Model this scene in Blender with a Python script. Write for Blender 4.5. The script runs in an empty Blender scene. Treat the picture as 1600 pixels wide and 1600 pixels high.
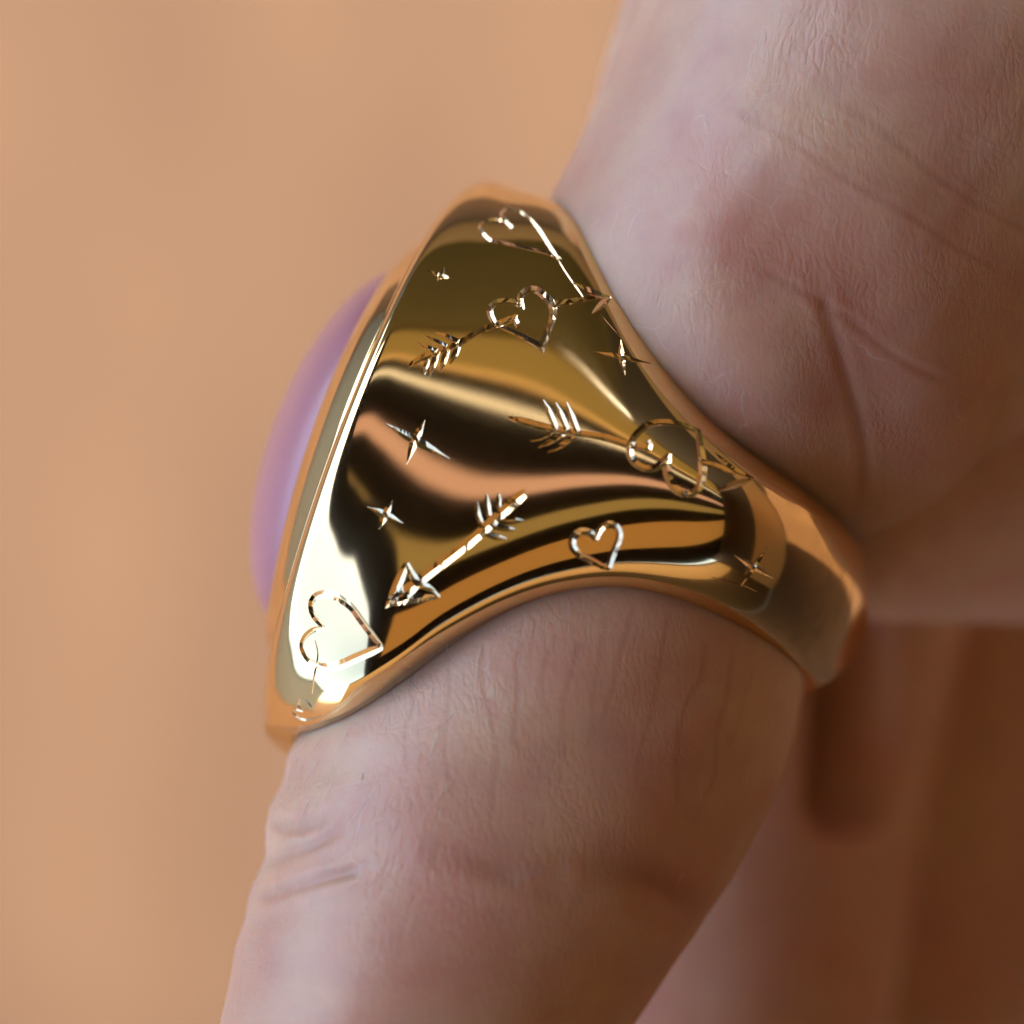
import bpy, bmesh, math, random
import numpy as np
from mathutils import Matrix, Vector
from mathutils.geometry import delaunay_2d_cdt

R = math.radians
S = 0.025e-3                       # one modelling unit is 0.025 mm; everything is linked into the scene in metres
random.seed(7); rng = np.random.default_rng(7)
sc = bpy.context.scene
COL = sc.collection

# ---------------------------------------------------------------- camera, sky, sun, exposure
RING_HEIGHT = 0.60                 # the hand is held this far above the ground
_z = np.array((0.42, -0.08, 0.90)); _z /= np.linalg.norm(_z)          # the camera looks steeply down, leaning a little
_x = np.cross((0, 1, 0), _z); _x /= np.linalg.norm(_x)
ROT = np.stack([_x, np.cross(_z, _x), _z], 1)
ORIGIN = np.array((0, 0, RING_HEIGHT))
MAT = Matrix([list(ROT[i]) + [ORIGIN[i]] for i in range(3)] + [[0, 0, 0, 1]])
cam_data = bpy.data.cameras.new('camera'); cam = bpy.data.objects.new('camera', cam_data); COL.objects.link(cam)
cam.matrix_world = MAT @ Matrix.Translation((0, 0, 8000 * S))
cam_data.sensor_width = 36; cam_data.lens = 180
cam_data.clip_start = 0.01; cam_data.clip_end = 500
cam_data.dof.use_dof = True; cam_data.dof.focus_distance = (8000 - 330) * S
cam_data.dof.aperture_fstop = 20.0; cam_data.dof.aperture_blades = 9
sc.camera = cam

SUN_EL, SUN_AZ = R(52), R(2)      # azimuth clockwise from +Y
world = bpy.data.worlds.new('World'); sc.world = world; world.use_nodes = True
wn = world.node_tree.nodes; bg = wn['Background']
sky = wn.new('ShaderNodeTexSky'); sky.sky_type = 'NISHITA'; sky.sun_disc = False
sky.sun_elevation = SUN_EL; sky.sun_rotation = SUN_AZ; sky.air_density = 1.0; sky.dust_density = 2.6; sky.ozone_density = 0.9
world.node_tree.links.new(sky.outputs[0], bg.inputs[0]); bg.inputs[1].default_value = 0.15
sun_data = bpy.data.lights.new('sun', 'SUN'); sun_data.energy = 2.2; sun_data.angle = R(0.5); sun_data.color = (1, 0.93, 0.82)
sun = bpy.data.objects.new('sun', sun_data); COL.objects.link(sun)
SUN_DIR = Vector((math.sin(SUN_AZ) * math.cos(SUN_EL), math.cos(SUN_AZ) * math.cos(SUN_EL), math.sin(SUN_EL)))
sun.rotation_euler = SUN_DIR.to_track_quat('Z', 'Y').to_euler(); sun.location = SUN_DIR * 5
sc.view_settings.view_transform = 'Standard'; sc.view_settings.look = 'None'
sc.view_settings.exposure = 2.62; sc.view_settings.gamma = 1
sc.cycles.use_denoising = True; sc.cycles.max_bounces = 10; sc.cycles.caustics_reflective = False; sc.cycles.caustics_refractive = False

# ---------------------------------------------------------------- helpers
def tag(o, label=None, cat=None, group=None, kind=None):
    for k, v in (('label', label), ('category', cat), ('group', group), ('kind', kind)):
        if v: o[k] = v
    return o
def link(name, me, mat=None, parent=None):
    o = bpy.data.objects.new(name, me); COL.objects.link(o)
    if mat is not None and me is not None: me.materials.append(mat)
    if parent is not None: o.parent = parent
    return o
def mesh_from(name, verts, faces, smooth=True, normals=None):
    me = bpy.data.meshes.new(name); me.from_pydata([tuple(v) for v in np.asarray(verts, float).tolist()], [], [tuple(int(i) for i in f) for f in faces]); me.update()
    if smooth:
        me.polygons.foreach_set('use_smooth', np.ones(len(me.polygons), bool))
    if normals is not None:
        me.normals_split_custom_set_from_vertices([tuple(n) for n in normals.tolist()])
    return me
def grid_faces(nr, nc, off=0, flip=False, wrap=False):
    f = []
    for i in range(nr - 1):
        for j in range(nc if wrap else nc - 1):
            k = (j + 1) % nc
            q = (off + i*nc + j, off + i*nc + k, off + (i+1)*nc + k, off + (i+1)*nc + j)
            f.append(q[::-1] if flip else q)
    return f
class NT:
    """a small node-tree writer"""
    def __init__(self, name):
        self.m = bpy.data.materials.new(name); self.m.use_nodes = True
        self.t = self.m.node_tree; self.p = self.t.nodes['Principled BSDF']
    def n(self, typ, props=None, **ins):
        nd = self.t.nodes.new('ShaderNode' + typ)
        for k, v in (props or {}).items(): setattr(nd, k, v)
        for k, v in ins.items(): self.set(nd, k, v)
        return nd
    def set(self, nd, key, v):
        key = int(key[1:]) if isinstance(key, str) and key[0] == '_' and key[1:].isdigit() else key.replace('__', ' ') if isinstance(key, str) else key
        i = nd.inputs[key]
        if isinstance(v, bpy.types.NodeSocket): self.t.links.new(v, i)
        else: i.default_value = v
    def P(self, **kw):
        for k, v in kw.items(): self.set(self.p, k, v)
    def ramp(self, fac, stops, interp='LINEAR'):
        nd = self.n('ValToRGB'); cr = nd.color_ramp; cr.interpolation = interp
        while len(cr.elements) < len(stops): cr.elements.new(0.5)
        for e, (pos, c) in zip(cr.elements, stops):
            e.position = pos; e.color = (c, c, c, 1) if np.isscalar(c) else tuple(c) + (1,)
        self.set(nd, 'Fac', fac); return nd.outputs[0]
    def mix(self, fac, a, b, blend='MIX'):
        nd = self.n('Mix', {'data_type': 'RGBA', 'blend_type': blend}); 
        self.set(nd, '_0', fac); self.set(nd, '_6', a if not isinstance(a, tuple) else a + (1,)); self.set(nd, '_7', b if not isinstance(b, tuple) else b + (1,))
        return nd.outputs[2]
    def math(self, op, a, b=None, c=None, clamp=False):
        nd = self.n('Math', {'operation': op, 'use_clamp': clamp}); self.set(nd, '_0', a)
        if b is not None: self.set(nd, '_1', b)
        if c is not None: self.set(nd, '_2', c)
        return nd.outputs[0]
    def coords(self, scale=(1, 1, 1), rot=(0, 0, 0), src='Object'):
        tc = self.n('TexCoord'); mp = self.n('Mapping'); self.set(mp, 'Vector', tc.outputs[src]); self.set(mp, 'Scale', scale); self.set(mp, 'Rotation', rot)
        return mp.outputs[0]
    def noise(self, vec, scale, detail=3.0, rough=0.5, dist=0.0):
        return self.n('TexNoise', Vector=vec, Scale=scale, Detail=detail, Roughness=rough, Distortion=dist).outputs[0]

# ---------------------------------------------------------------- ring surface
# ring frame, in units of 0.025 mm: a = along the finger, b = towards the stone, c = towards the viewer's side of the finger
TILT, ROLL, SPIN = 15.5, 3.0, 21.7
def ring_axes():
    sp, t, r = math.radians(SPIN), math.radians(TILT), math.radians(ROLL)
    ia = np.array((math.sin(sp), math.cos(sp), 0.0)); ib = np.array((-math.cos(sp), math.sin(sp), 0.0)); v = np.array((0, 0, 1.0))
    A = ia * math.cos(t) - v * math.sin(t)
    C = ia * math.sin(t) + v * math.cos(t)
    B = ib
    B, C = B * math.cos(r) - C * math.sin(r), C * math.cos(r) + B * math.sin(r)
    return A, B, C
RING_O = np.array((165.0, -42.0, 0.0))
H_TOP = [(0, 424), (2, 440), (6, 449), (12, 446), (20, 433), (35, 413), (49, 384), (61, 326), (73, 254), (85, 186), (98, 136), (115, 106), (140, 102), (160, 106), (180, 110)]
H_BOT = [(0, 464), (2, 478), (6, 487), (12, 489), (20, 488), (35, 471), (49, 416), (61, 336), (73, 258), (85, 200), (98, 162), (115, 142), (140, 134), (160, 128), (180, 122)]
RHO_KEYS = [(0, 408), (10, 386), (22, 358), (40, 352), (60, 360), (90, 361), (115, 353), (140, 347), (180, 345)]
BORE = 336.0
def lerp_keys(keys, x):
    """monotone cubic through the keys"""
    k = np.array(keys, float); X, Y = k[:, 0], k[:, 1]
    h = np.diff(X); d = np.diff(Y) / h; m = np.zeros(len(X)); m[0], m[-1] = d[0], d[-1]
    for i in range(1, len(X) - 1):
        if d[i-1] * d[i] > 0:
            w1, w2 = 2 * h[i] + h[i-1], h[i] + 2 * h[i-1]
            m[i] = (w1 + w2) / (w1 / d[i-1] + w2 / d[i])
    x = np.asarray(x, float); i = np.clip(np.searchsorted(X, x) - 1, 0, len(X) - 2); t = np.clip((x - X[i]) / h[i], 0, 1)
    return (2*t**3-3*t*t+1)*Y[i] + (t**3-2*t*t+t)*h[i]*m[i] + (-2*t**3+3*t*t)*Y[i+1] + (t**3-t*t)*h[i]*m[i+1]
MID_KEYS = [(0, 438, 364), (.005, 433, 378), (.014, 424, 386), (.03, 408, 390), (.06, 385, 393), (.14, 332, 400), (.25, 243, 412.5), (.36, 145, 426), (.44, 65, 435.5), (.5, 0, 439), (.62, -145, 419), (.75, -285, 325), (.88, -379, 172), (1, -412, 0)]
def mid_path(q):
    return lerp_keys([(k[0], k[1]) for k in MID_KEYS], q), lerp_keys([(k[0], k[2]) for k in MID_KEYS], q)
NP_, NQ_ = 13, 36
def control_net():
    s = np.linspace(-1, 1, NP_)[:, None]; q = (np.linspace(0, 1, NQ_) ** 2.4)[None, :]
    phi = s * math.pi / 2
    th = 180 * q
    hb = lerp_keys(H_BOT, th); h = hb + (lerp_keys(H_TOP, th) - hb) * (0.5 + 0.5 * np.sin(phi)); rho = lerp_keys(RHO_KEYS, th)
    eb, ec = rho * np.cos(np.radians(th)), rho * np.sin(np.radians(th))
    mb, mc = mid_path(q)
    k = np.cos(phi)
    return np.stack([h * np.sin(phi), eb * (1 - k) + mb * k, ec * (1 - k) + mc * k], -1)
def bspline_basis(n, u, der=0):
    """values (and first derivatives) of the n clamped uniform cubic basis functions at u in 0..1"""
    knots = np.concatenate([[0]*3, np.linspace(0, 1, n - 2), [1]*3])
    u = np.clip(np.asarray(u, float), 0, 1 - 1e-9)
    N = [((u >= knots[i]) & (u < knots[i+1])).astype(float) for i in range(n + 3)]
    for d in range(1, 4):
        M = []
        for i in range(n + 3 - d):
            v = 0
            if knots[i+d] > knots[i]: v = v + (u - knots[i]) / (knots[i+d] - knots[i]) * N[i]
            if knots[i+d+1] > knots[i+1]: v = v + (knots[i+d+1] - u) / (knots[i+d+1] - knots[i+1]) * N[i+1]
            M.append(v if not np.isscalar(v) else np.zeros_like(u))
        if d == 3 and der: 
            D = []
            for i in range(n):
                v = np.zeros_like(u)
                if knots[i+3] > knots[i]: v = v + 3 / (knots[i+3] - knots[i]) * N[i]
                if knots[i+4] > knots[i+1]: v = v - 3 / (knots[i+4] - knots[i+1]) * N[i+1]
                D.append(v)
            return np.stack(M, -1), np.stack(D, -1)
        N = M
    return np.stack(N, -1)
NET = None
def surf(p, q):
    """points, unit normals and both tangents of the outer shoulder surface at parameters p, q (arrays)"""
    global NET
    if NET is None: NET = control_net()
    Bp, Dp = bspline_basis(NP_, p, 1); Bq, Dq = bspline_basis(NQ_, q, 1)
    X = np.einsum('ni,nj,ijk->nk', Bp, Bq, NET)
    Xp = np.einsum('ni,nj,ijk->nk', Dp, Bq, NET); Xq = np.einsum('ni,nj,ijk->nk', Bp, Dq, NET)
    n = np.cross(Xq, Xp); n /= np.linalg.norm(n, axis=1)[:, None] + 1e-12
    return X, n, Xp, Xq
ENGRAVED = [
 ('heart', ['8096,4660,29 8142,4528,29 8172,4385,29 8154,4222,29 8105,4055,29 8032,3891,29 7944,3761,29 7851,3698,29 7768,3695,29 7672,3866,29 7629,4020,29 7599,4179,29 7592,4277,29 7607,4405,29 7625,4513,29 7650,4637,29 7679,4763,29 7707,4883,29 7735,4997,29 7766,5111,29 7798,5220,29 7832,5318,29 7869,5408,29 7907,5492,29 7945,5569,29 7978,5638,29 8010,5716,29 8033,5782,29 8059,5846,29', '8096,4660,30 8143,4511,30 8201,4367,30 8297,4251,30 8404,4181,30 8587,4259,24 8617,4369,23 8632,4506,22 8634,4634,22 8625,4742,22 8605,4845,21 8572,4949,22 8523,5058,24 8463,5166,27 8401,5266,30 8334,5359,31 8265,5447,32 8206,5525,32 8160,5594,32 8122,5654,31 8094,5709,30 8071,5781,26 8059,5846,20', ]),
 ('arrow', ['8026,5857,10 7982,5929,12 7945,6005,13 7924,6067,14 7908,6133,15 7898,6192,16 7893,6264,18 7892,6327,18 7889,6386,15 7886,6441,10', '8052,6718,9 8066,6759,9 8081,6799,9 8101,6847,9 8124,6892,8 8152,6940,8 8182,6991,7 8211,7039,6', ]),
 ('heart', ['6684,5625,25 6706,5554,33 6717,5473,40 6707,5404,41 6687,5327,41 6660,5252,40 6624,5179,40 6582,5108,40 6538,5054,40 6467,5014,40 6396,5019,40 6329,5081,38 6276,5162,35 6251,5223,29 6240,5289,25 6236,5363,27 6240,5462,30 6243,5531,30 6250,5609,30 6257,5692,31 6264,5777,32 6270,5846,34 6275,5917,36 6282,5989,39 6291,6060,42 6302,6128,45', '6684,5625,25 6733,5573,30 6782,5520,36 6835,5489,40 6927,5500,43 7015,5548,45 7086,5618,48 7135,5705,50 7146,5771,51 7145,5842,52 7139,5906,52 7128,5991,52 7093,6060,50 7041,6094,47 6971,6119,43 6889,6136,40 6795,6143,39 6690,6143,39 6589,6142,40 6494,6141,41 6402,6140,43 6312,6139,45', ]),
 ('arrow', ['5208,3323,20 5255,3433,27 5302,3540,35 5349,3653,40 5389,3763,41 5428,3877,41 5480,4028,40 5515,4125,40 5554,4235,40 5598,4346,40 5643,4452,40 5689,4548,40 5733,4628,40 5785,4706,40 5837,4771,40 5889,4830,40 5941,4888,40 5992,4950,40 6044,5017,40 6096,5086,41 6148,5155,42 6200,5222,42 6251,5283,42 6317,5359,41 6384,5434,40 6446,5498,38 6494,5543,36 6544,5553,20', '6263,5313,30 6301,5381,31 6346,5444,32 6415,5494,36 6468,5538,40 6412,5614,35', '5770,4592,34 5772,4468,33 5774,4335,33 5775,4198,30 5774,4059,25 5772,3916,17 5770,3764,10', '5647,4342,32 5653,4194,32 5660,4020,30 5665,3872,25 5671,3702,17 5676,3523,10', '5537,4088,30 5538,3939,31 5539,3766,30 5542,3617,25 5547,3449,17 5551,3273,10', '5705,4671,30 5636,4668,36 5567,4663,38 5498,4650,26 5428,4636,10', '5595,4435,30 5526,4445,36 5454,4456,38 5399,4466,31 5340,4478,21 5282,4489,10', '5481,4190,30 5426,4196,36 5364,4204,38 5308,4215,31 5246,4228,21 5183,4242,10', '5375,3956,30 5287,3992,34 5235,4023,24 5180,4058,10', '7147,6083,42 7249,6152,41 7360,6218,41 7479,6282,40 7594,6338,39 7715,6392,37 7875,6459,34 7984,6502,32 8114,6549,30 8265,6599,27 8436,6650,25 8625,6700,22 8828,6747,20', '7923,6240,14 7983,6300,22 8046,6359,32 8115,6416,40 8191,6471,47 8278,6525,50 8406,6588,47 8555,6649,39 8722,6707,29 8906,6765,20', '8906,6765,20 8698,6743,30 8505,6720,40 8321,6697,44 8144,6674,37 7976,6651,25 7820,6627,12', ]),
 ('star', ['7688,7122,32 7621,7096,36 7516,7052,36 7441,7018,32 7353,6976,26 7262,6928,19 7174,6877,12 7095,6829,5', '7688,7122,32 7766,7151,36 7905,7199,36 8018,7235,32 8170,7278,26 8356,7325,19 8569,7372,12 8796,7417,5', '7688,7122,32 7805,7103,36 7906,7087,28 8034,7066,17 8165,7045,5', '7688,7122,32 7592,7148,36 7510,7170,28 7404,7197,17 7296,7224,5', ]),
 ('star', ['6608,3048,29 6610,2853,32 6612,2676,25 6617,2438,15 6626,2186,5', '6608,3048,29 6613,3199,32 6622,3396,20 6636,3617,5', '6608,3048,29 6646,3047,32 6698,3045,20 6761,3042,5', '6608,3048,29 6581,3042,32 6502,3022,5', ]),
 ('arrow', ['4981,6065,15 4984,6122,24 4987,6177,33 4991,6234,41 4995,6296,46 4998,6349,48 5001,6403,47 5004,6459,46 5009,6520,45 5019,6585,44 5029,6636,44 5043,6692,44 5059,6749,44 5077,6806,44 5097,6862,44 5117,6915,44 5137,6964,44 5162,7017,44 5189,7066,44 5217,7112,44 5245,7158,44 5272,7203,44 5297,7249,44 5318,7296,44 5335,7344,44 5351,7392,44 5367,7438,44 5385,7481,44 5407,7518,44 5447,7570,44 5493,7616,44 5544,7653,43 5599,7676,42 5719,7672,37 5840,7646,30', '5095,6719,32 5161,6681,33 5225,6642,35 5286,6603,35 5339,6566,34 5396,6523,28 5444,6482,19 5490,6441,10', '5131,6859,32 5197,6824,33 5263,6789,35 5324,6754,35 5380,6721,34 5444,6681,28 5500,6644,19 5554,6607,10', '5168,6978,32 5238,6947,33 5306,6917,35 5372,6886,35 5436,6855,34 5497,6824,30 5556,6793,24 5613,6761,17 5669,6729,10', '4959,6695,26 4884,6652,29 4814,6606,30 4772,6569,25 4733,6529,18 4695,6488,10', '4981,6825,28 4912,6793,30 4846,6760,33 4783,6726,32 4723,6690,27 4665,6653,18 4609,6615,10', '4961,6941,30 4883,6912,32 4808,6883,33 4737,6852,32 4672,6819,26 4612,6783,18 4553,6747,10', '6157,8132,35 6210,8169,36 6265,8206,36 6317,8245,35 6351,8276,32 6382,8308,28 6413,8341,24 6446,8374,20', '6977,8162,12 6907,8194,18 6829,8226,24 6753,8258,30 6689,8291,34 6649,8325,36 6639,8354,35 6648,8385,33 6670,8417,29 6700,8449,24 6732,8481,20 6759,8512,16', '6759,8512,16 6523,8483,24 6308,8455,34 6107,8427,41 5914,8399,44 5726,8372,41 5543,8346,33 5368,8320,23 5202,8294,14', ]),
 ('heart', ['7593,7996,35 7500,7958,36 7415,7919,38 7329,7880,39 7232,7843,40 7125,7806,40 7015,7771,40 6901,7736,40 6783,7703,40 6663,7671,40 6540,7640,40 6414,7612,40 6284,7587,40 6141,7566,40 5990,7548,40 5844,7534,40 5715,7524,40 5569,7518,40 5437,7519,40 5316,7525,40 5199,7537,41 5090,7554,43 5000,7578,44 4933,7608,44 4885,7645,44 4861,7679,44 4863,7712,44 4892,7743,44 4950,7770,44 5047,7792,44 5175,7809,43 5312,7823,42 5523,7837,37 5747,7848,30', '5747,7848,30 5562,7854,37 5379,7860,45 5212,7870,50 5058,7885,52 4916,7904,51 4790,7925,50 4677,7950,49 4579,7977,47 4513,8005,46 4484,8035,44 4489,8067,43 4529,8094,42 4658,8126,42 4869,8147,44 5068,8151,46 5306,8148,48 5540,8142,50 5751,8133,51 5955,8120,51 6166,8104,50 6335,8091,49 6509,8076,49 6686,8060,48 6863,8046,46 7098,8029,43 7338,8013,39 7593,7996,35', ]),
 ('star', ['4333,4529,43 4342,4442,49 4358,4286,48 4367,4183,44 4378,4048,37 4390,3886,29 4403,3702,21 4416,3506,13 4427,3311,5', '4333,4529,43 4322,4627,49 4303,4781,48 4292,4856,44 4280,4943,39 4266,5038,33 4249,5135,26 4232,5231,19 4213,5323,12 4194,5407,5', '4333,4529,43 4403,4545,48 4445,4554,41 4499,4565,29 4557,4578,17 4614,4589,5', '4333,4529,43 4250,4538,48 4199,4543,41 4135,4549,29 4066,4556,17 4000,4562,5', ]),
 ('star', ['3304,4503,38 3318,4364,42 3330,4237,33 3344,4062,19 3358,3872,5', '3304,4503,38 3285,4639,42 3269,4749,33 3247,4879,19 3224,5003,5', '3304,4503,38 3353,4518,42 3395,4530,33 3448,4545,19 3501,4560,5', '3304,4503,38 3253,4502,42 3210,4501,33 3155,4500,19 3101,4499,5', ]),
 ('arrow', ['3647,6662,50 3595,6635,59 3518,6599,65 3476,6581,65 3428,6560,65 3375,6538,64 3318,6513,62 3260,6486,61 3200,6458,60 3154,6436,59 3105,6412,59 3055,6387,58 3004,6361,58 2954,6334,57 2905,6306,57 2860,6278,56 2818,6249,56 2774,6217,56 2733,6183,56 2695,6149,56 2658,6113,56 2622,6077,56 2585,6040,56 2548,6002,56 2514,5968,56 2480,5933,55 2447,5897,54 2413,5860,53 2379,5822,53 2345,5783,52 2311,5745,51 2277,5705,50', '2627,5365,30 2568,5362,36 2510,5360,42 2451,5357,48 2390,5354,53 2326,5350,55 2260,5346,54 2190,5340,50 2119,5334,45 2046,5328,40 1973,5321,35', '1973,5321,35 1972,5404,40 1969,5484,46 1962,5562,51 1950,5641,55 1931,5720,55 1909,5787,52 1881,5855,47 1848,5923,41 1808,5989,34 1765,6054,26 1717,6117,20', '1717,6117,20 1861,6036,27 1991,5953,34 2090,5876,40 2176,5781,47 2245,5697,50 2334,5618,46 2429,5540,40 2495,5483,37 2563,5424,33 2627,5365,30', '2245,5697,50 2209,5652,59 2172,5607,70 2136,5562,78 2104,5516,80 2068,5457,69 2036,5398,50 2004,5338,30', '3149,6272,32 3242,6225,34 3337,6180,34 3410,6154,28 3486,6130,20 3561,6106,12', '3284,6334,32 3393,6295,34 3497,6258,34 3597,6223,24 3694,6190,12', '3405,6414,32 3490,6396,33 3568,6379,32 3687,6353,12', '3134,6510,32 3104,6568,36 3073,6628,36 3045,6690,28 3017,6752,16', '3020,6453,32 2965,6523,36 2909,6591,36 2858,6657,28 2807,6723,16', '2903,6379,32 2823,6455,36 2743,6528,36 2695,6577,31 2650,6624,24 2603,6671,16', ]),
 ('heart', ['2117,7538,30 2257,7505,36 2370,7470,40 2435,7424,40 2441,7381,40 2352,7350,42 2209,7334,44 2029,7343,44 1829,7370,44 1654,7409,43 1484,7460,42 1366,7501,41 1252,7546,41 1148,7587,40 1004,7638,38 894,7679,36 818,7728,30', '2117,7538,30 2324,7535,33 2503,7539,36 2641,7559,36 2725,7587,36 2725,7623,38 2661,7659,40 2535,7688,40 2364,7711,40 2179,7720,40 1958,7722,40 1773,7722,40 1567,7720,40 1364,7719,40 1177,7721,38 997,7725,36 818,7728,34', ]),
 ('heart', ['1584,3815,26 1634,3641,28 1682,3460,30 1729,3299,32 1799,3115,33 1869,2998,34 1944,2952,36 2013,3011,38 2051,3133,41 2082,3298,44 2101,3464,46 2104,3621,47 2094,3782,46 2075,3952,46 2054,4090,46 2026,4232,45 1992,4365,45 1951,4484,44 1903,4588,44 1847,4684,43 1787,4774,43 1727,4862,42 1666,4947,42 1601,5029,41 1533,5109,41 1459,5188,40 1377,5268,38 1289,5347,36 1194,5425,33 1091,5501,30', '1584,3815,26 1563,3679,27 1542,3539,29 1512,3414,30 1469,3304,30 1417,3211,30 1363,3151,30 1283,3132,30 1201,3208,30 1143,3324,31 1083,3476,32 1032,3640,34 993,3818,39 961,4014,45 937,4204,50 926,4371,52 926,4523,53 937,4661,54 953,4758,54 977,4850,54 1004,4936,54 1028,5019,54 1047,5102,54 1064,5183,53 1076,5257,52 1084,5322,50 1089,5390,45 1091,5446,37 1091,5501,30', ]),
 ('line', ['1366,3650,8 1299,3744,10 1230,3835,12 1156,3908,14 1074,3950,16 988,3973,17 908,3991,18 841,4004,18 780,4013,17 717,4025,16 646,4045,14 573,4069,12 499,4091,10', ]),
 ('heart', ['286,4201,14 361,4045,17 415,3897,20 401,3665,22 311,3686,20 231,3860,20 252,3613,20 199,3536,20 154,3665,20 113,3846,20 94,4036,21 85,4238,20 91,4363,18 103,4480,15 116,4588,12', ]),
 ('star', ['2895,8761,31 3183,8766,34 3358,8770,29 3578,8775,22 3818,8781,13 4050,8787,5', '2895,8761,31 2628,8756,34 2463,8752,29 2252,8749,22 2018,8746,13 1787,8743,5', '2895,8761,31 2899,8717,34 2903,8690,29 2910,8657,22 2920,8621,13 2932,8587,5', '2895,8761,31 2897,8804,34 2899,8831,29 2904,8864,22 2912,8901,13 2921,8937,5', '1558,8513,7 1601,8550,7 1648,8586,8 1699,8623,8 1757,8658,8 1819,8693,8 1871,8732,8 1899,8766,8 1922,8802,7 1944,8840,7 1971,8877,6', ]),
]
# ---------------------------------------------------------------- materials
def gold_material(name, rough, scratch, tint=(0.93, 0.68, 0.34)):
    m = NT(name)
    co = m.coords()
    n1 = m.noise(m.coords((900, 260, 900), (0.3, 0.5, 0.4)), 8.0, 4, 0.6)
    n2 = m.noise(co, 160.0, 3, 0.5)
    vr = m.n('TexVoronoi', {'feature': 'DISTANCE_TO_EDGE'}, Vector=m.coords((90, 1500, 300), (0.5, 0.2, 0.9)), Scale=1.1)
    line = m.ramp(vr.outputs['Distance'], [(0.0, 1.0), (0.02, 0.0)])
    patch = m.ramp(n2, [(0.42, 0.0), (0.58, 1.0)])
    line = m.math('MULTIPLY', line, patch)
    m.P(Base__Color=tint + (1,), Metallic=1.0)
    r = m.math('MULTIPLY_ADD', n1, scratch, rough)
    m.P(Roughness=m.math('MULTIPLY_ADD', line, 0.30, r))
    return m.m
GOLD = gold_material('polished_gold', 0.058, 0.035)
CUT = gold_material('bright_cut_gold', 0.07, 0.08, (0.93, 0.70, 0.40))

def stone_material():
    m = NT('lavender_stone'); co = m.coords()
    n = m.noise(co, 130.0, 3, 0.5, 0.4)
    col = m.ramp(n, [(0.3, (0.42, 0.17, 0.21)), (0.55, (0.54, 0.24, 0.245)), (0.75, (0.48, 0.24, 0.30))])
    m.P(Base__Color=col, Roughness=0.32, IOR=1.50, Subsurface__Weight=0.75, Subsurface__Radius=(1.0, 0.7, 1.0), Subsurface__Scale=0.0022)
    m.P(Coat__Weight=0.35, Coat__Roughness=0.2)
    return m.m
STONE = stone_material()

def skin_material():
    m = NT('skin'); co = m.coords()
    blot = m.noise(co, 170.0, 4, 0.55, 0.3)
    blot2 = m.noise(co, 520.0, 3, 0.6)
    col = m.ramp(blot, [(0.26, (0.61, 0.30, 0.21)), (0.46, (0.64, 0.38, 0.26)), (0.62, (0.68, 0.44, 0.29)), (0.82, (0.61, 0.31, 0.22))])
    col = m.mix(m.math('MULTIPLY', m.ramp(blot2, [(0.45, 0.0), (0.75, 1.0)]), 0.25), col, (0.45, 0.20, 0.16))
    at = m.n('Attribute', {'attribute_name': 'crease'})
    col = m.mix(m.math('MULTIPLY', at.outputs['Fac'], 0.75), col, (0.36, 0.10, 0.07))
    # net of fine lines: three sets of short crossing furrows
    warp = m.n('TexNoise', Vector=co, Scale=420.0, Detail=3.0)
    def furrows(ang, sx, scale, width):
        wv = m.n('VectorMath', {'operation': 'MULTIPLY_ADD'}); m.set(wv, '_0', warp.outputs[1]); m.set(wv, '_1', (0.0011,)*3); m.set(wv, '_2', m.coords((1, sx, .7), (0, 0, R(ang))))
        v = m.n('TexVoronoi', {'feature': 'DISTANCE_TO_EDGE'}, Vector=wv.outputs[0], Scale=scale)
        return m.ramp(v.outputs['Distance'], [(0.0, 0.0), (width, 1.0)])
    h1 = furrows(-14, .38, 3200.0, .22); h2 = furrows(38, .40, 2900.0, .2); h3 = furrows(-62, .42, 3600.0, .2)
    wv = m.n('VectorMath', {'operation': 'MULTIPLY_ADD'}); m.set(wv, '_0', warp.outputs[1]); m.set(wv, '_1', (0.0011,)*3); m.set(wv, '_2', co)
    zone = m.ramp(m.noise(co, 300.0, 2, 0.5), [(0.35, 0.25), (0.65, 1.0)])
    pores = m.noise(co, 5000.0, 3, 0.6)
    hh = m.math('MULTIPLY_ADD', m.math('ADD', m.math('ADD', h2, h1), h3), m.math('MULTIPLY', zone, 0.30), m.math('MULTIPLY', pores, 0.40))
    # dry pale flakes along some of the lines
    v3 = m.n('TexVoronoi', {'feature': 'DISTANCE_TO_EDGE'}, Vector=wv.outputs[0], Scale=310.0)
    fl = m.ramp(v3.outputs['Distance'], [(0.0, 1.0), (0.010, 0.0)])
    fl = m.math('MULTIPLY', fl, m.ramp(m.noise(co, 420.0, 3, 0.6), [(0.52, 0.0), (0.66, 1.0)]))
    col = m.mix(m.math('MULTIPLY', fl, 0.4), col, (0.75, 0.66, 0.60))
    m.P(Base__Color=col, IOR=1.42, Subsurface__Weight=0.85, Subsurface__Radius=(1.0, 0.32, 0.17), Subsurface__Scale=0.0016)
    m.P(Roughness=m.math('MULTIPLY_ADD', pores, 0.22, 0.29), Specular__IOR__Level=0.72)
    b = m.n('Bump', Strength=0.62, Distance=0.00004); m.set(b, 'Height', hh)
    m.P(Normal=b.outputs[0])
    return m.m
SKIN = skin_material()

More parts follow.
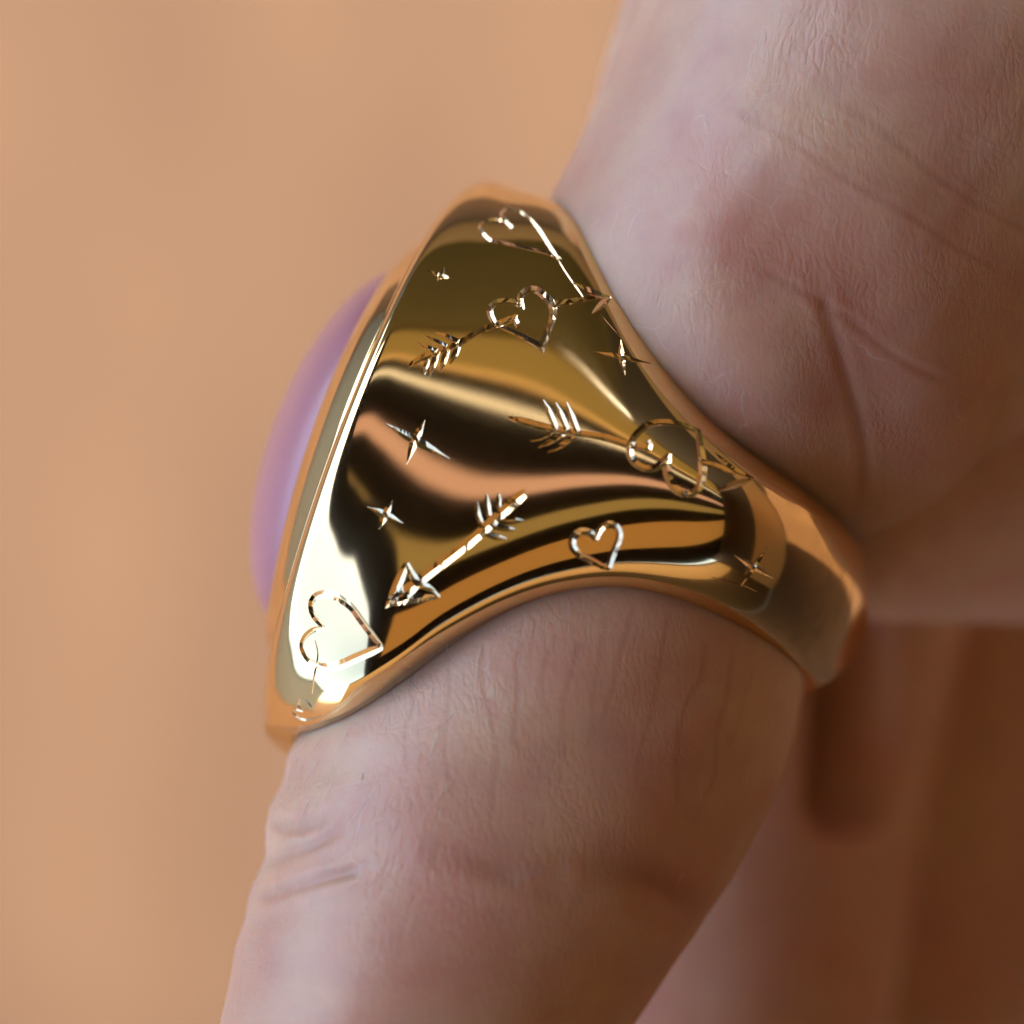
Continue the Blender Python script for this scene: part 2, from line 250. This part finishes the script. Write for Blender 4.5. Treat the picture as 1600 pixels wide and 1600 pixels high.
def ground_material():
    m = NT('terracotta_ground')
    n = m.noise(m.coords((1.0, 0.45, 1)), 13.0, 4, 0.6); n2 = m.noise(m.coords((1, 0.5, 1)), 60.0, 4, 0.6)
    col = m.ramp(n, [(0.3, (0.061, 0.0255, 0.0092)), (0.5, (0.095, 0.0465, 0.0182)), (0.7, (0.138, 0.071, 0.031))])
    col = m.mix(m.math('MULTIPLY', n2, 0.25), col, (0.064, 0.028, 0.011))
    m.P(Base__Color=col, Roughness=0.85)
    b = m.n('Bump', Strength=0.3, Distance=0.002); m.set(b, 'Height', n2); m.P(Normal=b.outputs[0])
    return m.m
def plain(name, col, rough=0.7, metallic=0.0, var=0.15, scale=30.0, through=0.0):
    m = NT(name); n = m.noise(m.coords(), scale, 4, 0.6)
    m.P(Base__Color=m.mix(m.math('MULTIPLY', n, var * 2), col, tuple(c * 0.6 for c in col)), Roughness=rough, Metallic=metallic, Specular__IOR__Level=0.08 if rough >= 0.8 else 0.3)
    if through:                     # thin cloth lets some daylight through
        tr = m.n('BsdfTranslucent', Color=col + (1,)); mx = m.n('MixShader', Fac=through); m.set(mx, '_1', m.p.outputs[0]); m.set(mx, '_2', tr.outputs[0])
        m.set(m.t.nodes['Material Output'], 'Surface', mx.outputs[0])
    return m.m

# ---------------------------------------------------------------- ground
ground = link('ground', mesh_from('ground', [(-60, -60, 0), (60, -60, 0), (60, 60, 0), (-60, 60, 0)], [(0, 1, 2, 3)], False), ground_material())
tag(ground, 'sunlit smooth tan terracotta ground far below the hand', kind='structure')

# ---------------------------------------------------------------- unseen striped canopy, added to shade the hand and band the gold
AWN_X0, AWN_X1, AWN_Z0, AWN_Z1, AWN_Y = -0.30, 2.26, 1.45, 1.78, 1.06
STRIPES = [(.30, 'olive'), (.03, 'orange'), (.09, 'charcoal'), (.04, 'cream'), (.23, 'charcoal'), (.08, 'pink'), (.15, 'charcoal'), (.12, 'khaki'), (.20, 'charcoal'), (.56, 'ochre'), (.90, 'charcoal')]  # stripe widths and colours picked for the bands they mirror in the gold
THROUGH = {'charcoal': 0.0, 'cream': .25, 'pink': .16, 'orange': .2, 'olive': .09, 'khaki': .10, 'ochre': .08}
def build_added_awning():
    root = bpy.data.objects.new('added_awning', None); COL.objects.link(root); root.location = (AWN_X1, 0, 0)
    tag(root, 'unseen striped canvas shade added over the hand, mirrored in bands across the gold', 'added_awning', kind='thing')
    mats = {n: plain(n + '_canvas', c, 0.9, 0, .2, 200, THROUGH.get(n, 0.0)) for n, c in (('charcoal', (.012, .013, .017)), ('cream', (.82, .80, .72)), ('pink', (.62, .42, .37)), ('orange', (.74, .50, .22)), ('olive', (.44, .35, .12)), ('khaki', (.40, .33, .14)), ('ochre', (.60, .36, .12)), ('tan', (.38, .24, .10)))}
    metal = plain('black_metal', (.02, .02, .02), .5)
    def sheet(name, x0, x1, y0, y1, mat, lift=0.0):
        nx, ny, v = 14, 5, []
        for side in (0,):
            for a in range(nx):
                for c in range(ny):
                    x = x0 + (x1 - x0) * a / (nx - 1); y = y0 + (y1 - y0) * c / (ny - 1); u = (x - AWN_X0) / (AWN_X1 - AWN_X0)
                    z = AWN_Z0 + (AWN_Z1 - AWN_Z0) * u - .07 * math.sin(math.pi * u) - .002 * math.sin(math.pi * c / (ny - 1)) + lift - side * .0015
                    v.append((x - AWN_X1, y, z))
        return link(name, mesh_from(name, v, grid_faces(nx, ny)), mat, root)
    y = AWN_Y
    for w, c in STRIPES:
        sheet('canvas_stripe', AWN_X0 + .22, AWN_X1, y - w, y, mats[c]); y -= w
    sheet('canvas_border', AWN_X0, AWN_X0 + .22, y, AWN_Y, mats['charcoal'])
    def bar(name, p, q, r):
        v, f = capsule_bar(p, q, r); link(name, mesh_from(name, v, f), metal, root)
    bar('front_bar', (AWN_X0 - AWN_X1, y, AWN_Z0 - .02), (AWN_X0 - AWN_X1, AWN_Y, AWN_Z0 - .02), .014)
    bar('wall_bar', (-.02, y, AWN_Z1 - .02), (-.02, AWN_Y, AWN_Z1 - .02), .018)
    for yy in (y + .03, AWN_Y - .03):
        bar('side_arm', (AWN_X0 - AWN_X1, yy, AWN_Z0 - .03), (-.02, yy, AWN_Z1 - .11), .012)
def capsule_bar(p, q, r, m=16):
    p, q = Vector(p), Vector(q); d = (q - p).normalized(); e = d.orthogonal().normalized(); g = d.cross(e)
    v = [tuple(c + e * r * math.cos(2*math.pi*i/m) + g * r * math.sin(2*math.pi*i/m)) for c in (p, q) for i in range(m)]
    return v, grid_faces(2, m, 0, False, True) + [tuple(range(m - 1, -1, -1)), tuple(range(m, 2 * m))]
build_added_awning()

# ---------------------------------------------------------------- board walls added out of view to block sky and colour the gold's reflections
def build_added_wall(label, x0, y0, x1, y1, h, mat, cap, plinth=False):
    root = bpy.data.objects.new('added_wall', None); COL.objects.link(root); root.location = (x0, y0, 0)
    tag(root, label, 'wall', 'added board walls out of view', 'thing')
    d = Vector((x1 - x0, y1 - y0, 0)); L = d.length; d.normalize(); nrm = Vector((-d.y, d.x, 0))
    k = int(L / 0.145)
    def box(name, a, b, z0, z1, t0, t1, m):
        v = [tuple(d * u + nrm * t + Vector((0, 0, z))) for z in (z0, z1) for u, t in ((a, t0), (b, t0), (b, t1), (a, t1))]
        f = [(3, 2, 1, 0), (4, 5, 6, 7), (0, 1, 5, 4), (1, 2, 6, 5), (2, 3, 7, 6), (3, 0, 4, 7)]
        return link(name, mesh_from(name, v, f, False), m, root)
    for i in range(k):
        box('board', i * L / k, (i + 1) * L / k, 0.02, h - random.uniform(0, .004), 0, .022 + random.uniform(0, .003), mat)
    box('rail', 0, L, .3, .39, -.035, -.002, mat); box('rail', 0, L, h - .4, h - .31, -.035, -.002, mat)
    if plinth: box('plinth', 0, L, 0.001, .8, .028, .06, plain('ochre_plaster', (.56, .30, .12), .9, 0, .15, 6))  # pale base added so the gold mirrors a tan band
    box('coping', -.02, L + .02, h + .001, h + .04, -.05, .06, cap)
DARK_WOOD = plain('dark_brown_boards', (.115, .070, .018), .9, 0, .3, 8); TAN_WOOD = plain('tan_boards', (.14, .085, .034), .7, 0, .3, 8); MID_WOOD = plain('brown_boards', (.07, .042, .018), .7, 0, .3, 8)
build_added_wall('added unseen dark brown board wall behind the hand, mirrored in the upper gold', 3.6, 4.0, -3.4, 4.0, 3.85, DARK_WOOD, DARK_WOOD, True)
build_added_wall('added unseen mid brown board wall facing the open side, mirrored in the shank', 2.3, -2.1, 2.3, 3.9, 3.4, MID_WOOD, DARK_WOOD, True)
build_added_wall('added unseen low pale grey board wall on the bright side, mirrored along the bezel', -2.6, 3.9, -2.6, -2.1, 1.3, plain('pale_grey_boards', (.50, .51, .47), .8, 0, .3, 8), DARK_WOOD)
build_added_wall('added unseen brown board wall below the hand, mirrored in the lower gold', -1.2, -2.1, 2.3, -2.1, 1.7, TAN_WOOD, DARK_WOOD)

# ---------------------------------------------------------------- hand
AX, BX, CX = ring_axes()
RINGM = np.stack([AX, BX, CX], 1)               # ring frame -> hand frame
def to_hand(p): return np.asarray(p, float) @ RINGM.T + RING_O
def catmull(keys, x):
    """smooth interpolation of rows (x, values...) at the positions x (monotone keys)"""
    k = np.array(keys, float); out = []
    for xi in np.atleast_1d(x):
        i = int(np.clip(np.searchsorted(k[:, 0], xi) - 1, 0, len(k) - 2)); h = k[i+1, 0] - k[i, 0]; t = np.clip((xi - k[i, 0]) / h, 0, 1)
        m0 = (k[i+1, 1:] - k[max(i-1, 0), 1:]) / (k[i+1, 0] - k[max(i-1, 0), 0]) * h
        m1 = (k[min(i+2, len(k)-1), 1:] - k[i, 1:]) / (k[min(i+2, len(k)-1), 0] - k[i, 0]) * h
        out.append((2*t**3-3*t*t+1)*k[i, 1:] + (t**3-2*t*t+t)*m0 + (-2*t**3+3*t*t)*k[i+1, 1:] + (t**3-t*t)*m1)
    return np.array(out)
# the ringed finger: position along it, extent towards the back of the hand, towards the palm, towards the viewer, away
FINGER = [(-2450, -230, 300, 30, 60), (-2400, -160, 370, 130, 150), (-2250, -40, 420, 205, 215), (-1950, 110, 395, 235, 235), (-1600, 205, 345, 252, 255), (-1250, 262, 282, 280, 280), (-1060, 285, 262, 298, 300), (-927, 296, 262, 306, 310), (-820, 312, 278, 312, 318),
          (-701, 326, 294, 320, 326), (-600, 342, 318, 326, 332), (-488, 346, 342, 334, 336), (-400, 342, 360, 340, 338), (-324, 336, 372, 350, 338), (-230, 333, 372, 354, 338), (-140, 332, 360, 352, 336),
          (-60, 330, 340, 333, 332), (60, 330, 335, 331, 332), (160, 328, 335, 334, 332), (260, 318, 345, 352, 335), (360, 290, 380, 360, 345), (470, 276, 420, 380, 360), (620, 286, 480, 395, 380), (785, 304, 520, 400, 390), (1000, 320, 540, 390, 400), (1400, 330, 560, 340, 400)]
def loft_finger(keys, n=170, m=72):
    a = np.linspace(keys[0][0], keys[-1][0], n); val = catmull(keys, a)
    v = []
    for ai, (bp, bm, cp, cm) in zip(a, val):
        for j in range(m):
            w = 2 * math.pi * j / m; cb, cc = math.cos(w), math.sin(w)
            v.append((ai, (bp if cb > 0 else bm) * cb, (cp if cc > 0 else cm) * cc))
    f = grid_faces(n, m, 0, False, True) + [tuple(range(m - 1, -1, -1)), tuple(range((n - 1) * m, n * m))]
    return to_hand(v), f
def capsule(p0, p1, r0, r1, n=28, m=36, flat=(1, 1)):
    p0, p1 = np.array(p0, float), np.array(p1, float); d = p1 - p0; L = np.linalg.norm(d); d /= L
    e = np.cross(d, (0, 0, 1.0)); e /= np.linalg.norm(e); g = np.cross(e, d)
    v = []
    st = [(-r0 * math.cos(t), r0 * math.sin(t)) for t in np.linspace(0.05, math.pi/2, n // 2)] + [(L + r1 * math.cos(t), r1 * math.sin(t)) for t in np.linspace(math.pi/2, 0.05, n // 2)]
    for x, r in st:
        for j in range(m):
            w = 2 * math.pi * j / m; v.append(p0 + d * x + e * r * math.cos(w) * flat[0] + g * r * math.sin(w) * flat[1])
    k = len(st)
    return np.array(v), grid_faces(k, m, 0, False, True) + [tuple(range(m - 1, -1, -1)), tuple(range((k - 1) * m, k * m))]
# soft masses of the palm, thumb side, the curled fingers behind and the wrist (hand frame: x right, y up, z to the viewer)
MASSES = [
    ((420, 330, 0), (760, 900, -60), 395, 470),
    ((380, 190, 20), (520, 420, 20), 285, 360),
    ((640, 420, -60), (1250, 900, -100), 330, 520),
    ((560, 70, -330), (1500, 120, -420), 245, 330),
    ((500, 330, -1100), (300, -700, -1050), 400, 400), ((300, -700, -1050), (130, -1700, -1000), 400, 370),
    ((760, 480, -1800), (640, -620, -1750), 430, 420), ((640, -620, -1750), (520, -1700, -1700), 420, 380),
    ((760, 480, -2300), (1020, -350, -2200), 400, 340), ((1020, -350, -2200), (1400, -700, -1900), 330, 280),
    ((760, 950, -500), (1050, 2200, -900), 500, 650), ((950, 900, -1500), (1200, 2200, -1300), 600, 720), ((1050, 800, -2200), (1200, 2000, -1500), 480, 640),
    ((1150, 2100, -1100), (1500, 4600, -1100), 900, 860),
]
# creases: points in the hand frame (x, y), depth, half width, redness
def px(*pts): return [(x - 800, 800 - y) for x, y in pts]
CREASES = [
 (px((1250, 455), (1275, 520), (1300, 590), (1325, 660), (1338, 740), (1330, 815)), 3, 10, .5),
 (px((1240, 440), (1275, 520), (1300, 590), (1325, 660), (1338, 740), (1330, 830)), 30, 66, .6),
 (px((1130, 200), (1200, 235), (1290, 300), (1380, 350), (1460, 400), (1540, 440)), 1.0, 5, .18),
 (px((1280, 185), (1350, 230), (1420, 290), (1500, 340), (1600, 390)), .9, 5, .15),
 (px((1160, 430), (1230, 470), (1300, 510), (1380, 570), (1450, 600)), 2, 6, .2),
 (px((880, 1345), (940, 1335), (1000, 1350), (1060, 1385), (1130, 1420)), 5, 24, .6),
 (px((700, 1300), (780, 1325), (860, 1345)), 4, 16, .4),
 (px((420, 1262), (470, 1275), (540, 1255)), 5, 9, .25), (px((405, 1330), (450, 1320), (520, 1285), (560, 1262)), 4.5, 8, .2), (px((400, 1385), (450, 1370), (520, 1345), (585, 1325)), 5, 8, .25),
 (px((1000, 1500), (1080, 1500), (1160, 1470)), 7, 24, .6),
]
for x0, y0, x1, y1 in ((648, 1010, 640, 1230), (702, 985, 716, 1220), (760, 965, 770, 1215), (815, 950, 816, 1180), (858, 940, 842, 1150), (900, 935, 868, 1220), (940, 930, 905, 1190), (985, 935, 935, 1150), (1035, 940, 985, 1240), (1090, 965, 1045, 1200), (1130, 990, 1085, 1260), (1165, 1020, 1125, 1190)):
    xm, ym = (x0 + x1) / 2 + random.uniform(-7, 7), (y0 + y1) / 2
    CREASES.append((px((x0, y0 + random.uniform(-10, 60)), ((x0 + xm) / 2 + random.uniform(-9, 9), (y0 + ym) / 2 + 20), (xm, ym), ((x1 + xm) / 2 + random.uniform(-9, 9), (y1 + ym) / 2), (x1, y1 + random.uniform(-70, 60))), random.uniform(0.35, 1.0), random.uniform(2.2, 3.4), random.uniform(.15, .36)))
def polyline_distance(P, pts):
    best = np.full(len(P), 1e9)
    for (x0, y0), (x1, y1) in zip(pts[:-1], pts[1:]):
        d = np.array((x1 - x0, y1 - y0)); L2 = d @ d
        t = np.clip(((P[:, 0] - x0) * d[0] + (P[:, 1] - y0) * d[1]) / L2, 0, 1)
        best = np.minimum(best, np.hypot(P[:, 0] - x0 - t * d[0], P[:, 1] - y0 - t * d[1]))
    return best
def resample(pts, n=24):
    k = [(i,) + p for i, p in enumerate(pts)]
    return [tuple(r) for r in catmull(k, np.linspace(0, len(pts) - 1, n))]
def build_hand():
    vs, fs, off = [], [], 0
    for v, f in [loft_finger(FINGER)] + [capsule(*m) for m in MASSES]:
        vs.append(v); fs += [tuple(i + off for i in q) for q in f]; off += len(v)
    me = mesh_from('hand', np.concatenate(vs), fs, False)
    o = bpy.data.objects.new('hand_form', me); COL.objects.link(o)
    md = o.modifiers.new('remesh', 'REMESH'); md.mode = 'VOXEL'; md.voxel_size = 11.0; md.use_smooth_shade = True
    md = o.modifiers.new('smooth', 'SMOOTH'); md.iterations = HAND_SMOOTH; md.factor = 0.6
    dg = bpy.context.evaluated_depsgraph_get()
    me2 = bpy.data.meshes.new_from_object(o.evaluated_get(dg)); bpy.data.objects.remove(o); me2.name = 'hand'
    # finer faces where the skin is seen close up
    bm = bmesh.new(); bm.from_mesh(me2)
    ed = [e for e in bm.edges if all(abs(v.co.x) < 900 and -880 < v.co.y < 880 and v.co.z > -420 for v in e.verts) and sum(f.normal.z for f in e.link_faces) > -.2]
    bmesh.ops.subdivide_edges(bm, edges=ed, cuts=1, use_grid_fill=True, smooth=0)
    bm.to_mesh(me2); bm.free()
    n = len(me2.vertices); V = np.empty(n * 3); me2.vertices.foreach_get('co', V); V = V.reshape(-1, 3)
    N = np.empty(n * 3); me2.vertices.foreach_get('normal', N); N = N.reshape(-1, 3)
    disp = np.zeros(n); red = np.zeros(n); front = np.clip(N[:, 2] * 2.2 + .25, 0, 1) * (V[:, 2] > -500)
    for pts, depth, w, r in CREASES:
        rp = resample(pts); d = polyline_distance(V, rp)
        # fade towards the ends
        e = np.minimum(np.hypot(*(V[:, :2] - rp[0]).T), np.hypot(*(V[:, :2] - rp[-1]).T)); fade = np.clip(e / (4 * w), 0.15, 1)
        g = np.exp(-(d / w) ** 2) * front * fade
        disp -= depth * g; disp += depth * .35 * np.exp(-((d - 2.1 * w) / (1.1 * w)) ** 2) * front * fade
        red = np.maximum(red, r * np.exp(-(d / (1.6 * w)) ** 2) * front * fade)
    # knuckle folds on the back of the finger make its outline bumpy
    loc = (V - RING_O) @ RINGM
    kn = np.clip(1 - np.abs(loc[:, 0] + 640) / 260, 0, 1) * np.clip(loc[:, 1] / 200 - .6, 0, 1)
    disp += kn * 4.5 * np.sin(loc[:, 0] / 17.0 + .9 * np.sin(loc[:, 2] / 60.0) + .7 * np.sin(loc[:, 0] / 41))
    disp += 3.0 * np.sin(V[:, 0] / 61 + 1.3 * np.sin(V[:, 1] / 83)) * np.sin(V[:, 1] / 57 + V[:, 2] / 70) * np.clip((np.abs(loc[:, 0] - 90) - 240) / 100, 0, 1)
    # deep fold between the curled fingers under the band
    fold = [(585, -120), (583, -300), (577, -420), (566, -560)]
    gap = polyline_distance(V, resample(fold)); along = np.clip((V[:, 1] + 340) / 230, -1, 1)
    disp -= 260 * (1 - along ** 4) ** 1.5 * np.exp(-(gap / 50) ** 2.6) * np.clip(N[:, 2] * 2, 0, 1) * ((V[:, 2] < -500) & (V[:, 2] > -2000))
    V = V + N * disp[:, None]
    me2.vertices.foreach_set('co', (V * S).ravel()); me2.update()
    at = me2.attributes.new('crease', 'FLOAT', 'POINT'); at.data.foreach_set('value', np.clip(red, 0, 1))
    me2.polygons.foreach_set('use_smooth', np.ones(len(me2.polygons), bool))
    h = link('hand', me2, SKIN); h.matrix_world = MAT
    tag(h, 'bare hand with creased pale pink skin, one finger through the gold ring', 'hand')
    return h
HAND_SMOOTH = 14
hand = build_hand()
def build_hairs():
    """short colourless hairs on the back and side of the finger, below the ring"""
    from mathutils.bvhtree import BVHTree
    me = hand.data; bvh = BVHTree.FromPolygons([v.co[:] for v in me.vertices], [p.vertices[:] for p in me.polygons])
    v, f = [], []
    r = random.Random(3)
    for k in range(50):
        a = -r.uniform(150, 560); w = math.radians(r.uniform(8, 75))
        o = to_hand((a - 190 * math.cos(w), 900 * math.cos(w), 900 * math.sin(w))); c = to_hand((a - 60 * math.cos(w), 0, 0))
        hit = bvh.ray_cast(Vector(o * S), Vector(c - o).normalized())
        if hit[0] is None: continue
        p, n = np.array(hit[0]) / S, np.array(hit[1])
        d = -AX * r.uniform(.6, 1) + BX * r.uniform(-.7, .5); d -= n * (d @ n); d /= np.linalg.norm(d)
        L = r.uniform(22, 60); m = 6; side = np.cross(d, n); bend = r.uniform(-.35, .35)
        base = len(v)
        for i in range(m + 1):
            t = i / m; q = p + d * L * t + side * bend * L * t * t + n * (3.5 * math.sin(t * 2.2)) ; rad = .55 * (1 - .8 * t)
            for j in range(4):
                ww = math.pi / 2 * j; v.append((q + side * rad * math.cos(ww) + n * rad * math.sin(ww)) * S)
        f += grid_faces(m + 1, 4, base, False, True)
    m = NT('pale_hair'); m.P(Base__Color=(.9, .82, .72, 1), Roughness=.4, Alpha=1.0)
    h = link('fine_hair', mesh_from('fine_hair', v, f), m.m, hand); h['kind'] = 'stuff'
build_hairs()

# ---------------------------------------------------------------- ring
ring = bpy.data.objects.new('ring', None); COL.objects.link(ring)
ring.matrix_world = MAT @ Matrix([list(RINGM[i] * S) + [RING_O[i] * S] for i in range(3)] + [[0, 0, 0, 1]])
tag(ring, 'heavy polished gold signet ring with lavender stone, engraved with hearts, arrows and stars', 'ring')

LP, LQ = 760.0, 1150.0                          # parameter sheet size used for the triangulation
Q_ROWS = np.linspace(0, 1, 141); P_ROWS = np.linspace(0, 1, 91)
def parse_engraving():
    out = []
    for kind, strokes in ENGRAVED:
        sl = []
        for s in strokes:
            a = np.array([[float(x) for x in t.split(',')] for t in s.split()])
            sl.append((a[:, 0] / 1e4, a[:, 1] / 1e4, a[:, 2] / 10))
        out.append((kind, sl))
    return out
def shoulder_and_cuts():
    """triangulate the near shoulder so that every engraved stroke has its own two edges and bottom line"""
    verts, edges, mids = [], [], []; seg = []   # seg: x0, x1, w0, w1, item
    def add(p, q):
        verts.append((p * LP, q * LQ)); return len(verts) - 1
    for item, (kind, strokes) in enumerate(parse_engraving()):
        for p, q, w in strokes:
            w = w * np.interp(w, [1.5, 3.0], [1.0, 1.35]) * (1 + rng.normal(0, .025, len(w)))
            X, n, Xp, Xq = surf(p, q)
            T = np.gradient(X, axis=0); T /= np.linalg.norm(T, axis=1)[:, None] + 1e-9
            side = np.cross(n, T)
            rows = []
            for k in range(len(p)):
                J = np.stack([Xp[k], Xq[k]], 1); row = []
                for sgn in (-1, 0, 1):
                    d = np.linalg.lstsq(J, side[k] * sgn * w[k], rcond=None)[0]
                    row.append(add(float(np.clip(p[k] + d[0], .0015, .9985)), float(np.clip(q[k] + d[1], .0015, .9985))))
                rows.append(row)
            for r0, r1 in zip(rows[:-1], rows[1:]):
                for c in range(3): edges.append((r0[c], r1[c]))
            for r in rows: edges += [(r[0], r[1]), (r[1], r[2])]
            for k in range(len(p) - 1): seg.append((X[k], X[k+1], w[k], w[k+1], item))
    A0 = np.array([s[0] for s in seg]); A1 = np.array([s[1] for s in seg]); W0 = np.array([s[2] for s in seg]); W1 = np.array([s[3] for s in seg]); IT = np.array([s[4] for s in seg])
    def groove(X):
        """depth of the cut below each point and the item it belongs to (-1 none)"""
        dep = np.zeros(len(X)); it = np.full(len(X), -1)
        for i in range(0, len(X), 4000):
            x = X[i:i+4000][:, None, :]; d = A1 - A0
            t = np.clip(((x - A0) * d).sum(-1) / ((d * d).sum(-1) + 1e-9), 0, 1)
            dist = np.linalg.norm(x - A0 - t[..., None] * d, axis=-1); w = W0 + (W1 - W0) * t
            v = (w - dist); j = v.argmax(1); m = v[np.arange(len(j)), j]
            dep[i:i+4000] = np.clip(m, 0, None); it[i:i+4000] = np.where(m > 0, IT[j], -1)
        return dep, it
    gp, gq = np.meshgrid(P_ROWS, Q_ROWS, indexing='ij'); gp, gq = gp.ravel(), gq.ravel()
    Xg = surf(gp, gq)[0]; dg_, _ = groove(Xg)
    # keep grid points away from the strokes
    near = np.zeros(len(Xg), bool)
    for i in range(0, len(Xg), 4000):
        x = Xg[i:i+4000][:, None, :]; d = A1 - A0
        t = np.clip(((x - A0) * d).sum(-1) / ((d * d).sum(-1) + 1e-9), 0, 1)
        near[i:i+4000] = (np.linalg.norm(x - A0 - t[..., None] * d, axis=-1) - (W0 + (W1 - W0) * t)).min(1) < 2.5
    border = (gp == 0) | (gp == 1) | (gq == 0) | (gq == 1)
    base = len(verts)
    for p, q in zip(gp[~near | border], gq[~near | border]): add(p, q)
    ov, oe, of, _, _, _ = delaunay_2d_cdt([Vector(v) for v in verts], edges, [], 0, 1e-4)
    ov = np.array([tuple(v) for v in ov]); tri = np.array([tuple(f) for f in of])
    p, q = np.clip(ov[:, 0] / LP, 0, 1), np.clip(ov[:, 1] / LQ, 0, 1)
    X, n, _, _ = surf(p, q)
    cen = X[tri].mean(1); _, item = groove(cen)
    dep, _ = groove(X)
    # the graver's facets: each bottom vertex a little deeper or shallower, tilted by hand
    jit = 1 + rng.normal(0, .06, len(dep))
    X = X - n * (np.clip(dep - .1, 0, 4.2) * .72 * np.clip(jit, .55, 1.5))[:, None]
    return X, n, tri, item
def compact(X, tri, n=None):
    u, inv = np.unique(tri, return_inverse=True)
    return X[u], inv.reshape(tri.shape), (n[u] if n is not None else None)
def build_ring():
    X, n, tri, item = shoulder_and_cuts()
    # orientation: outward
    c0 = np.cross(X[tri[:, 1]] - X[tri[:, 0]], X[tri[:, 2]] - X[tri[:, 0]]); flip = (c0 * n[tri].mean(1)).sum(1) < 0
    tri[flip] = tri[flip][:, ::-1]
    Vb, Fb, Nb = compact(X, tri[item < 0], n)
    V, F, N = [Vb], [tuple(t) for t in Fb], [Nb]; off = len(Vb)
    # far shoulder, without engraving that can be seen from here
    gp, gq = np.meshgrid(P_ROWS, Q_ROWS, indexing='ij'); Xm, nm, _, _ = surf(gp.ravel(), gq.ravel()); mir = np.array((1, 1, -1.0))
    V.append(Xm * mir); N.append(nm * mir); F += grid_faces(len(P_ROWS), len(Q_ROWS), off, True); off += len(Xm)
    # lips and bore
    for sgn in (1, -1):
        for p_edge in (0.0, 1.0):
            e, ne, _, _ = surf(np.full(len(Q_ROWS), p_edge), Q_ROWS)
            th = np.arctan2(e[:, 2], e[:, 1]); rho = np.hypot(e[:, 1], e[:, 2]); out = 1.0 if p_edge == 1 else -1.0
            rows, nrows = [], []
            prof = [(0.0, 0.0, out, 0.0)]
            fil = np.clip((rho - BORE) * .5, 8, 26)
            for k, t in enumerate(np.linspace(0, math.pi / 2, 6)):
                prof.append((None, t, 0, 0))
            for fr, t, *_ in prof:
                if fr == 0.0: r = rho; a = e[:, 0]; nr_, na_ = np.zeros_like(r), np.full_like(r, out)
                else:
                    r = BORE + fil * (1 - math.sin(t)); a = e[:, 0] - out * fil * (1 - math.cos(t)); nr_, na_ = np.full_like(rho, -math.sin(t)), np.full_like(rho, out * math.cos(t))
                r = np.minimum(r, rho)
                rows.append(np.stack([a, r * np.cos(th), r * np.sin(th) * sgn], 1)); nrows.append(np.stack([na_, nr_ * np.cos(th), nr_ * np.sin(th) * sgn], 1))
            a_end = rows[-1][:, 0] * 0
            rows.append(np.stack([a_end, BORE * np.cos(th), BORE * np.sin(th) * sgn], 1)); nrows.append(nrows[-1])
            V.append(np.concatenate(rows)); N.append(np.concatenate(nrows)); F += grid_faces(len(rows), len(Q_ROWS), off, (out * sgn) < 0); off += len(rows) * len(Q_ROWS)
    N = np.concatenate(N); N /= np.linalg.norm(N, axis=1)[:, None] + 1e-9
    band = link('band', mesh_from('band', np.concatenate(V), F, True, N), GOLD, ring)
    # engraving, one object for each motif
    names = {'heart': 'engraved_heart', 'arrow': 'engraved_arrow', 'star': 'engraved_star', 'line': 'engraved_line'}
    for i, (kind, _) in enumerate(ENGRAVED):
        t = tri[item == i]
        if len(t) == 0: continue
        v, f, _ = compact(X, t)
        link(names[kind], mesh_from(names[kind], v, f, False), CUT, band)
    # bezel: sloped border from the crisp rim up to the stone
    pr = np.linspace(0, 1, 121)
    rim = surf(pr, np.zeros_like(pr))[0]
    loop = np.concatenate([rim, (rim * mir)[-2:0:-1]]); m = len(loop)
    ang = np.arctan2(loop[:, 2] / 376, (loop[:, 0] + 5) / 470)
    inner = np.stack([-18 + 318 * np.cos(ang), np.full(m, 470.0), 258 * np.sin(ang)], 1)
    rows = []
    t0 = 0.66 * np.abs(np.cos(ang)) ** 2.5
    for t, dz in BORDER:
        r = loop * (1 - t) + inner * t; u = np.clip((t - t0) / (0.93 - t0), 0, 1); f = np.interp(u, [0, .12, .24, .34, .5, .7, .88, 1], [0, .22, .43, .57, .72, .87, .97, 1])
        r[:, 1] = loop[:, 1] * (1 - f) + (TABLE_B - 28 * (r[:, 0] / 330) ** 2) * f + dz; rows.append(r)
    bz = link('bezel', mesh_from('bezel', np.concatenate(rows), grid_faces(len(rows), m, 0, True, True)), GOLD, ring)
    # cabochon
    rows, nr = [], 40
    for i in range(nr):
        t = i / (nr - 1); k = math.cos(t * math.pi / 2) if i < nr - 1 else 0.004; hgt = math.sin(t * math.pi / 2) ** 1.0
        rows.append(np.stack([-18 + 10 * hgt + 300 * k * np.cos(ang), np.full(m, 474 + STONE_H * hgt - 34 * (1 - hgt)), 250 * k * np.sin(ang)], 1))
    f = grid_faces(nr, m, 0, True, True) + [tuple(range((nr - 1) * m, nr * m))]
    st = link('stone', mesh_from('stone', np.concatenate(rows), f), STONE, ring)
    st['label'] = 'domed translucent lavender cabochon'
BORDER = [(0, 0), (.01, 1.5)] + [(round(t, 3), 1.5) for t in np.linspace(.03, .96, 36)] + [(.985, -1), (1.0, -7), (1.0, -30)]
TABLE_B = 484.0
STONE_H = 92.0
build_ring()
